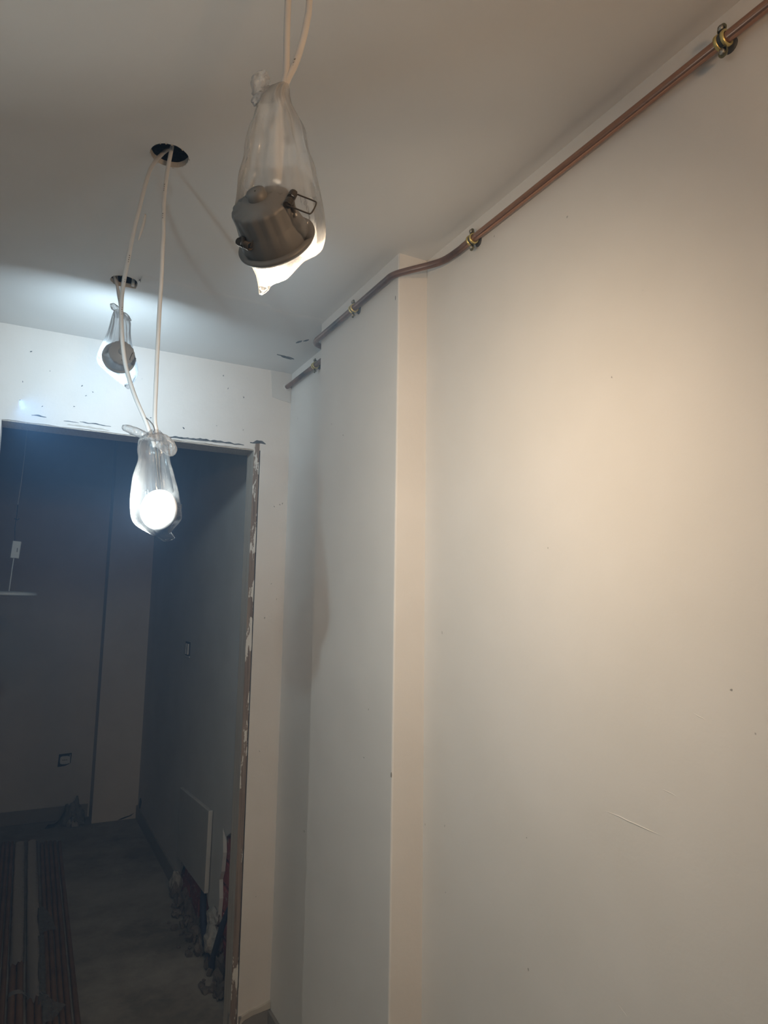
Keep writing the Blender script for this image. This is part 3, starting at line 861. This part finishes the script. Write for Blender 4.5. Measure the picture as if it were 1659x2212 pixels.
# ================================================================== far room contents
# pendant lamp with flat round shade
t = thing('pendant_lamp', (-.037, 3.8, 1.52), 'pale pendant lamp with flat round shade and white junction box in the dark room', 'lamp')
G().tube(spline([(-.030, 3.8, 2.86), (-.031, 3.8, 2.40), (-.033, 3.8, 2.2), (-.036, 3.8, 2.08), (-.043, 3.8, 1.955)], 5), .0022, 8).build('cord', M['white'], t)
g = G().tube(spline([(-.043, 3.8, 1.955), (-.0435, 3.8, 1.90), (-.046, 3.8, 1.84), (-.042, 3.8, 1.775)], 5), .0018, 8)
g.tube([(-.052, 3.795, 1.885), (-.040, 3.8, 1.88), (-.030, 3.803, 1.887)], .0022, 6)
g.build('bare_wire', M['conduit'], t)
G().box((-.0535, 3.79, 1.692), (-.015, 3.812, 1.776), Matrix.Rotation(.06, 3, 'Y')).build('junction_box', M['white'], t, bevel=.003)
G().box((-.0295, 3.787, 1.722), (-.0265, 3.792, 1.742)).build('box_slot', M['print'], t)
G().tube([(-.040, 3.8, 1.695), (-.044, 3.8, 1.62), (-.0475, 3.8, 1.533)], .003, 10).build('rod', M['white'], t)
G().lathe([(.002, .010), (.03, .010), (.112, .006), (.123, -.002), (.123, -.010), (.118, -.012), (.002, -.010)], Matrix.Translation((-.048, 3.8, 1.524)), 48).build('shade', M['white'], t)
# wall socket without its cover
t = thing('wall_socket', (.365, 5.458, .393), 'wall socket without cover plate, set in a dark box on the far wall', 'socket')
g = G(); g.prism([(.322, .352), (.326, .436), (.408, .440), (.404, .372), (.372, .356)], XZ(5.4565), .004); g.build('wall_box', M['dark'], t)
G().prism([(.365 + .031 * (abs(math.cos(a)) ** .5) * (1 if math.cos(a) > 0 else -1), .396 + .027 * (abs(math.sin(a)) ** .5) * (1 if math.sin(a) > 0 else -1)) for a in [2 * PI * i / 32 for i in range(32)]], XZ(5.446), .012).build('socket_insert', M['white'], t, bevel=.002)
for dx in (-.012, .0, .012):
    G().lathe([(.0001, 0), (.0032, 0), (.0032, -.004)], Matrix.Translation((.365 + dx, 5.4455, .397)) @ Matrix.Rotation(PI / 2, 4, 'X'), 12).build('pin_hole', M['dark'], t)
G().box((.395, 5.448, .372), (.399, 5.4575, .43)).build('mounting_lug', M['white'], t)
# light switch without cover on the right wall of the far room
t = thing('light_switch', (XF, 3.92, 1.24), 'double rocker light switch without its frame, on the dark side wall', 'switch')
G().box((XF - .004, 3.868, 1.203), (XF + .002, 3.975, 1.280)).build('wall_box', M['dark'], t)
for y0 in (3.882, 3.930):
    G().box((XF - .012, y0, 1.212), (XF - .003, y0 + .034, 1.270), Matrix.Rotation(.03, 3, 'Y')).build('rocker', M['board'], t, bevel=.002)
G().box((XF - .006, 3.862, 1.198), (XF - .002, 3.980, 1.205)).build('mounting_lug', M['white'], t)
# loose board covering the broken foot of the wall
g = G(); g.prism([(3.835, .535), (3.215, .575), (3.225, .225), (3.82, .20)], lambda a, b, tt: (XF - .024 + tt + (.012 if b < .4 else 0) * 0, a, b), .02)
tag(g.build('cover_board', M['board'], bevel=.003), 'grey cover board fixed low over the broken foot of the side wall', 'board')
# rubble below it
g = G()
for i in range(90):
    y = random.uniform(2.75, 3.86); x = XF - abs(random.gauss(0, .045)) - .004; s = random.uniform(.008, .028) * (1 - (XF - x) * 3)
    if s < .005: s = .005
    bm = bmesh.new(); bmesh.ops.create_icosphere(bm, subdivisions=1, radius=s)
    R_ = Matrix.Rotation(random.uniform(0, 6), 3, 'Z')
    vv = [R_ @ Vector((v.co.x * random.uniform(.7, 1.3), v.co.y * random.uniform(.7, 1.4), v.co.z * random.uniform(.5, .9))) + Vector((x, y, s * .45 + max(0, .10 - (XF - x) * 1.3) * random.random())) for v in bm.verts]
    bm.verts.index_update(); g.add(vv, [[v.index for v in f.verts] for f in bm.faces]); bm.free()
tag(g.build('rubble', M['rubble']), 'dark heap of broken masonry along the foot of the side wall', 'rubble', kind='stuff')
def lump(x, y, z, sx, sy, sz, seed, label, mat):
    bm = bmesh.new(); bmesh.ops.create_icosphere(bm, subdivisions=3, radius=1)
    for v in bm.verts:
        q = 1 + .35 * nz(v.co.x * 1.6 + seed, v.co.y * 1.6, v.co.z * 1.6) + .12 * nz(v.co.x * 5, v.co.y * 5 + seed, v.co.z * 5)
        v.co = Vector((x + v.co.x * sx * q, y + v.co.y * sy * q, z + v.co.z * sz * q))
    me = bpy.data.meshes.new('plaster_lump'); bm.to_mesh(me); bm.free()
    return tag(link('plaster_lump', me, None, mat), label, 'plaster lump', 'plaster lumps in the broken wall foot')
lump(XF - .01, 3.10, .175, .03, .05, .035, 1.0, 'pale plaster lump under the exposed red bricks beside the doorway', M['lump'])
lump(XF - .02, 3.06, .10, .035, .06, .06, 4.0, 'grey mortar lump above the rubble, beside the blue conduit', M['lump'])
lump(XF - .012, 3.86, .055, .03, .05, .055, 8.0, 'square plaster lump at the broken end of the skirting tile', M['lump'])
tag(G().tube(spline([(XF + .01, 3.36, .22), (XF - .012, 3.28, .16), (XF - .025, 3.20, .10), (XF - .03, 3.10, .05), (XF - .03, 3.02, .02)], 6), .014, 12).build('conduit', M['conduit']), 'dark blue conduit coming out below the cover board', 'conduit', 'blue conduits in the broken wall foot')
tag(G().tube(spline([(XF + .005, 2.86, .33), (XF - .02, 2.90, .24), (XF - .03, 2.945, .15), (XF - .035, 2.985, .07), (XF - .035, 3.0, .02)], 6), .012, 12).build('conduit', M['conduit']), 'dark blue conduit hanging close beside the door lining', 'conduit', 'blue conduits in the broken wall foot')
# crumpled rag and strap by the far wall
def crumple(cx, cy, sx, sy, sz, seed, n=22):
    vs, fs = [], []
    for i in range(n):
        for j in range(n):
            u, v = i / (n - 1) * 2 - 1, j / (n - 1) * 2 - 1
            e = max(0, 1 - u * u) * max(0, 1 - v * v)
            z = sz * e ** .7 * (.55 + .9 * abs(nz(u * 2.6 + seed, v * 2.6))) + .004
            vs.append((cx + sx * u * (1 + .3 * nz(v * 2 + seed)) + .02 * nz(u * 4, v * 4 + seed), cy + sy * v * (1 + .3 * nz(u * 2 + seed)), z))
    for i in range(n - 1):
        for j in range(n - 1):
            fs.append((i * n + j, (i + 1) * n + j, (i + 1) * n + j + 1, i * n + j + 1))
    return G().add(vs, fs, True)
t = thing('crumpled_rag', (.43, 5.33, 0), 'crumpled grey rag heaped against the skirting at the far wall', 'rag')
o = crumple(.435, 5.34, .07, .07, .16, 3.0).build('cloth', M['rag'], t, fix=False); o.modifiers.new('thick', 'SOLIDIFY').thickness = .003
o = crumple(.43, 5.27, .035, .035, .06, 6.0, 14).build('pale_fold', M['lump'], t, fix=False)
g = G(); q = []
for i, (x, y, z) in enumerate(spline([(.40, 5.36, .10), (.37, 5.33, .07), (.345, 5.31, .03), (.31, 5.30, .006), (.27, 5.30, .004)], 5)):
    q += [(x - .004, y - .018, z), (x + .012, y + .018, z + .012)]
g.add(q, [(2 * i, 2 * i + 1, 2 * i + 3, 2 * i + 2) for i in range(len(q) // 2 - 1)], True)
o = g.build('strap', M['dark'], None, fix=False); o.modifiers.new('thick', 'SOLIDIFY').thickness = .003
tag(o, 'dark strap trailing over the floor from the crumpled rag', 'strap')
# copper tubes lying on the floor through the doorway
tm = {}
def floor_tube(x0, x1, y0, y1, r, label, group, z=0):
    key = (round(r, 4), round(y1 - y0, 2))
    L = math.hypot(x1 - x0, y1 - y0)
    g = G()
    n = 26
    if key not in tm:
        g.tube([(0, -L / 2 + L * i / n, .0015 * nz(i * .6, r * 90)) for i in range(n + 1)], r, 12, caps=False)
        g.tube([(0, -L / 2 + L * i / n, .0015 * nz(i * .6, r * 90)) for i in range(n + 1)], r * .86, 12, caps=False)
        for e in (0, n):
            yy = -L / 2 + L * e / n; zz = .0015 * nz(e * .6, r * 90)
            vs = [(q * math.cos(2 * PI * k / 12), yy, zz + q * math.sin(2 * PI * k / 12)) for q in (r, r * .86) for k in range(12)]
            g.add(vs, [(k, (k + 1) % 12, 12 + (k + 1) % 12, 12 + k) for k in range(12)])
        o = g.build('copper_tube', M['tube']); tm[key] = o.data
    else:
        o = link('copper_tube', tm[key])
    o.location = ((x0 + x1) / 2, (y0 + y1) / 2, r + .0016 + z)
    o.rotation_euler = (0, 0, -math.atan2(x1 - x0, y1 - y0))
    return tag(o, label, 'copper tube', group)
RT = 'thin copper tubes on the floor right of the wrapped ones'
LT = 'thin copper tubes on the floor left of the wrapped ones'
ords = ['first', 'second', 'third', 'fourth', 'fifth']
for i, (xa, xb, ya, yb) in enumerate(((.289, .334, 2.35, 4.93), (.262, .308, 2.40, 4.95), (.241, .284, 2.33, 4.96), (.220, .260, 2.42, 4.97), (.2005, .236, 2.37, 4.94))):
    floor_tube(xa, xb, ya, yb, .0097, 'thin copper tube right of the wrapped tubes, ' + ords[i] + ' from the bare floor', RT)
for i, (xa, xb, ya, yb) in enumerate(((.052, .074, 2.35, 5.04), (.026, .051, 2.40, 5.06), (.001, .027, 2.33, 5.05), (-.025, .002, 2.36, 5.03))):
    floor_tube(xa, xb, ya, yb, .0097, 'thin copper tube on the floor, ' + ords[i] + ' to the left of the wrapped tubes', LT)
WT = 'thick copper tubes wrapped in film'
for xa, xb, lb in ((.081, .104, 'thick copper tube, outer one of the left film-wrapped pair'), (.108, .131, 'thick copper tube, inner one of the left film-wrapped pair'), (.141, .171, 'thick copper tube, inner one of the right film-wrapped pair'), (.1675, .1975, 'thick copper tube, outer one of the right film-wrapped pair')):
    floor_tube(xa, xb, 2.30, 5.0, .0125, lb, WT)
def sleeve(xa, xb, ya, yb, r, label, seed):
    vs, fs = [], []
    n, S = 60, 22
    for i in range(n + 1):
        t = i / n
        y = ya + (yb - ya) * t
        f_ = (y - 2.30) / 2.7
        c = xa + (xb - xa) * f_
        for k in range(S):
            a = 2 * PI * k / S
            q = 1 + .05 * nz(y * 9 + seed, math.cos(a) * 2, math.sin(a) * 2)
            yy = y - (.08 * (.5 + nz(math.cos(a) * 2.4 + seed, math.sin(a) * 2.4)) if i == 0 else 0)
            vs.append((c + (r * 2 + .003) * q * math.cos(a), yy, max(.001, r + .0035 + (r + .0032) * q * math.sin(a))))
    for i in range(n):
        for k in range(S):
            fs.append((i * S + k, i * S + (k + 1) % S, (i + 1) * S + (k + 1) % S, (i + 1) * S + k))
    return tag(G().add(vs, fs, True).build('film_sleeve', M['dustyfilm'], None, fix=False), label, 'plastic film', 'film sleeves on the thick tubes')
sleeve(.0945, .1175, 3.42, 4.98, .0125, 'dusty film sleeve round the left pair of thick copper tubes, torn open', 2.0)
sleeve(.1545, .1845, 3.10, 4.98, .0125, 'dusty film sleeve round the right pair of thick copper tubes, torn further down', 5.0)
def band(xc, y, label):
    g = G(); vs = []
    for dy in (-.016, -.006, .006, .016):
        for k in range(20):
            a = 2 * PI * k / 20
            vs.append((xc + .0285 * math.cos(a), y + dy + .004 * nz(a * 2, dy * 90), max(.0008, .016 + .0155 * math.sin(a) + .001 * nz(a * 3))))
    g.add(vs, [(i * 20 + k, i * 20 + (k + 1) % 20, (i + 1) * 20 + (k + 1) % 20, (i + 1) * 20 + k) for i in range(3) for k in range(20)], True)
    g.add([(xc + .02, y, .03), (xc + .05, y - .03, .022), (xc + .045, y - .045, .02), (xc + .016, y - .012, .031)], [(0, 1, 2, 3)])
    return tag(g.build('tape_band', M['scrapfilm'], None, fix=False), label, 'tape', 'tape bands round the thick tubes')
band(.1015, 3.13, 'pale tape band round the left pair of thick copper tubes')
band(.163, 3.10, 'twisted pale tape band at the torn end of the right film sleeve')
def scrap(pts, label, seed):
    g = G(); vs = []
    n = len(pts)
    for i, (xa, xb, y, z) in enumerate(pts):
        for j in range(7):
            u = j / 6
            vs.append((xa + (xb - xa) * u, y + .02 * nz(u * 3 + seed, i), max(.004, z + .012 * nz(u * 4 + seed, i * 1.3))))
    g.add(vs, [(i * 7 + j, i * 7 + j + 1, i * 7 + j + 8, i * 7 + j + 7) for i in range(n - 1) for j in range(6)], True)
    return tag(g.build('film_scrap', M['scrapfilm'], None, fix=False), label, 'plastic film', 'torn film scraps on the copper tubes')
scrap([(.188, .262, 3.63, .026), (.19, .255, 3.70, .03), (.192, .24, 3.80, .03), (.195, .215, 3.92, .026)], 'torn grey film scrap lying across the thin tubes, halfway along them', 1.0)
scrap([(.172, .196, 3.00, .026), (.176, .203, 3.1, .028), (.180, .207, 3.25, .028), (.184, .209, 3.42, .026), (.188, .210, 3.6, .026)], 'long narrow film strip lying between the wrapped pair and the thin tubes', 3.0)
scrap([(.185, .215, 2.88, .026), (.186, .235, 2.91, .030), (.188, .264, 2.955, .034), (.190, .225, 3.0, .032), (.19, .205, 3.05, .027)], 'pointed film scrap lying over the thin tubes nearest the doorway', 6.0)
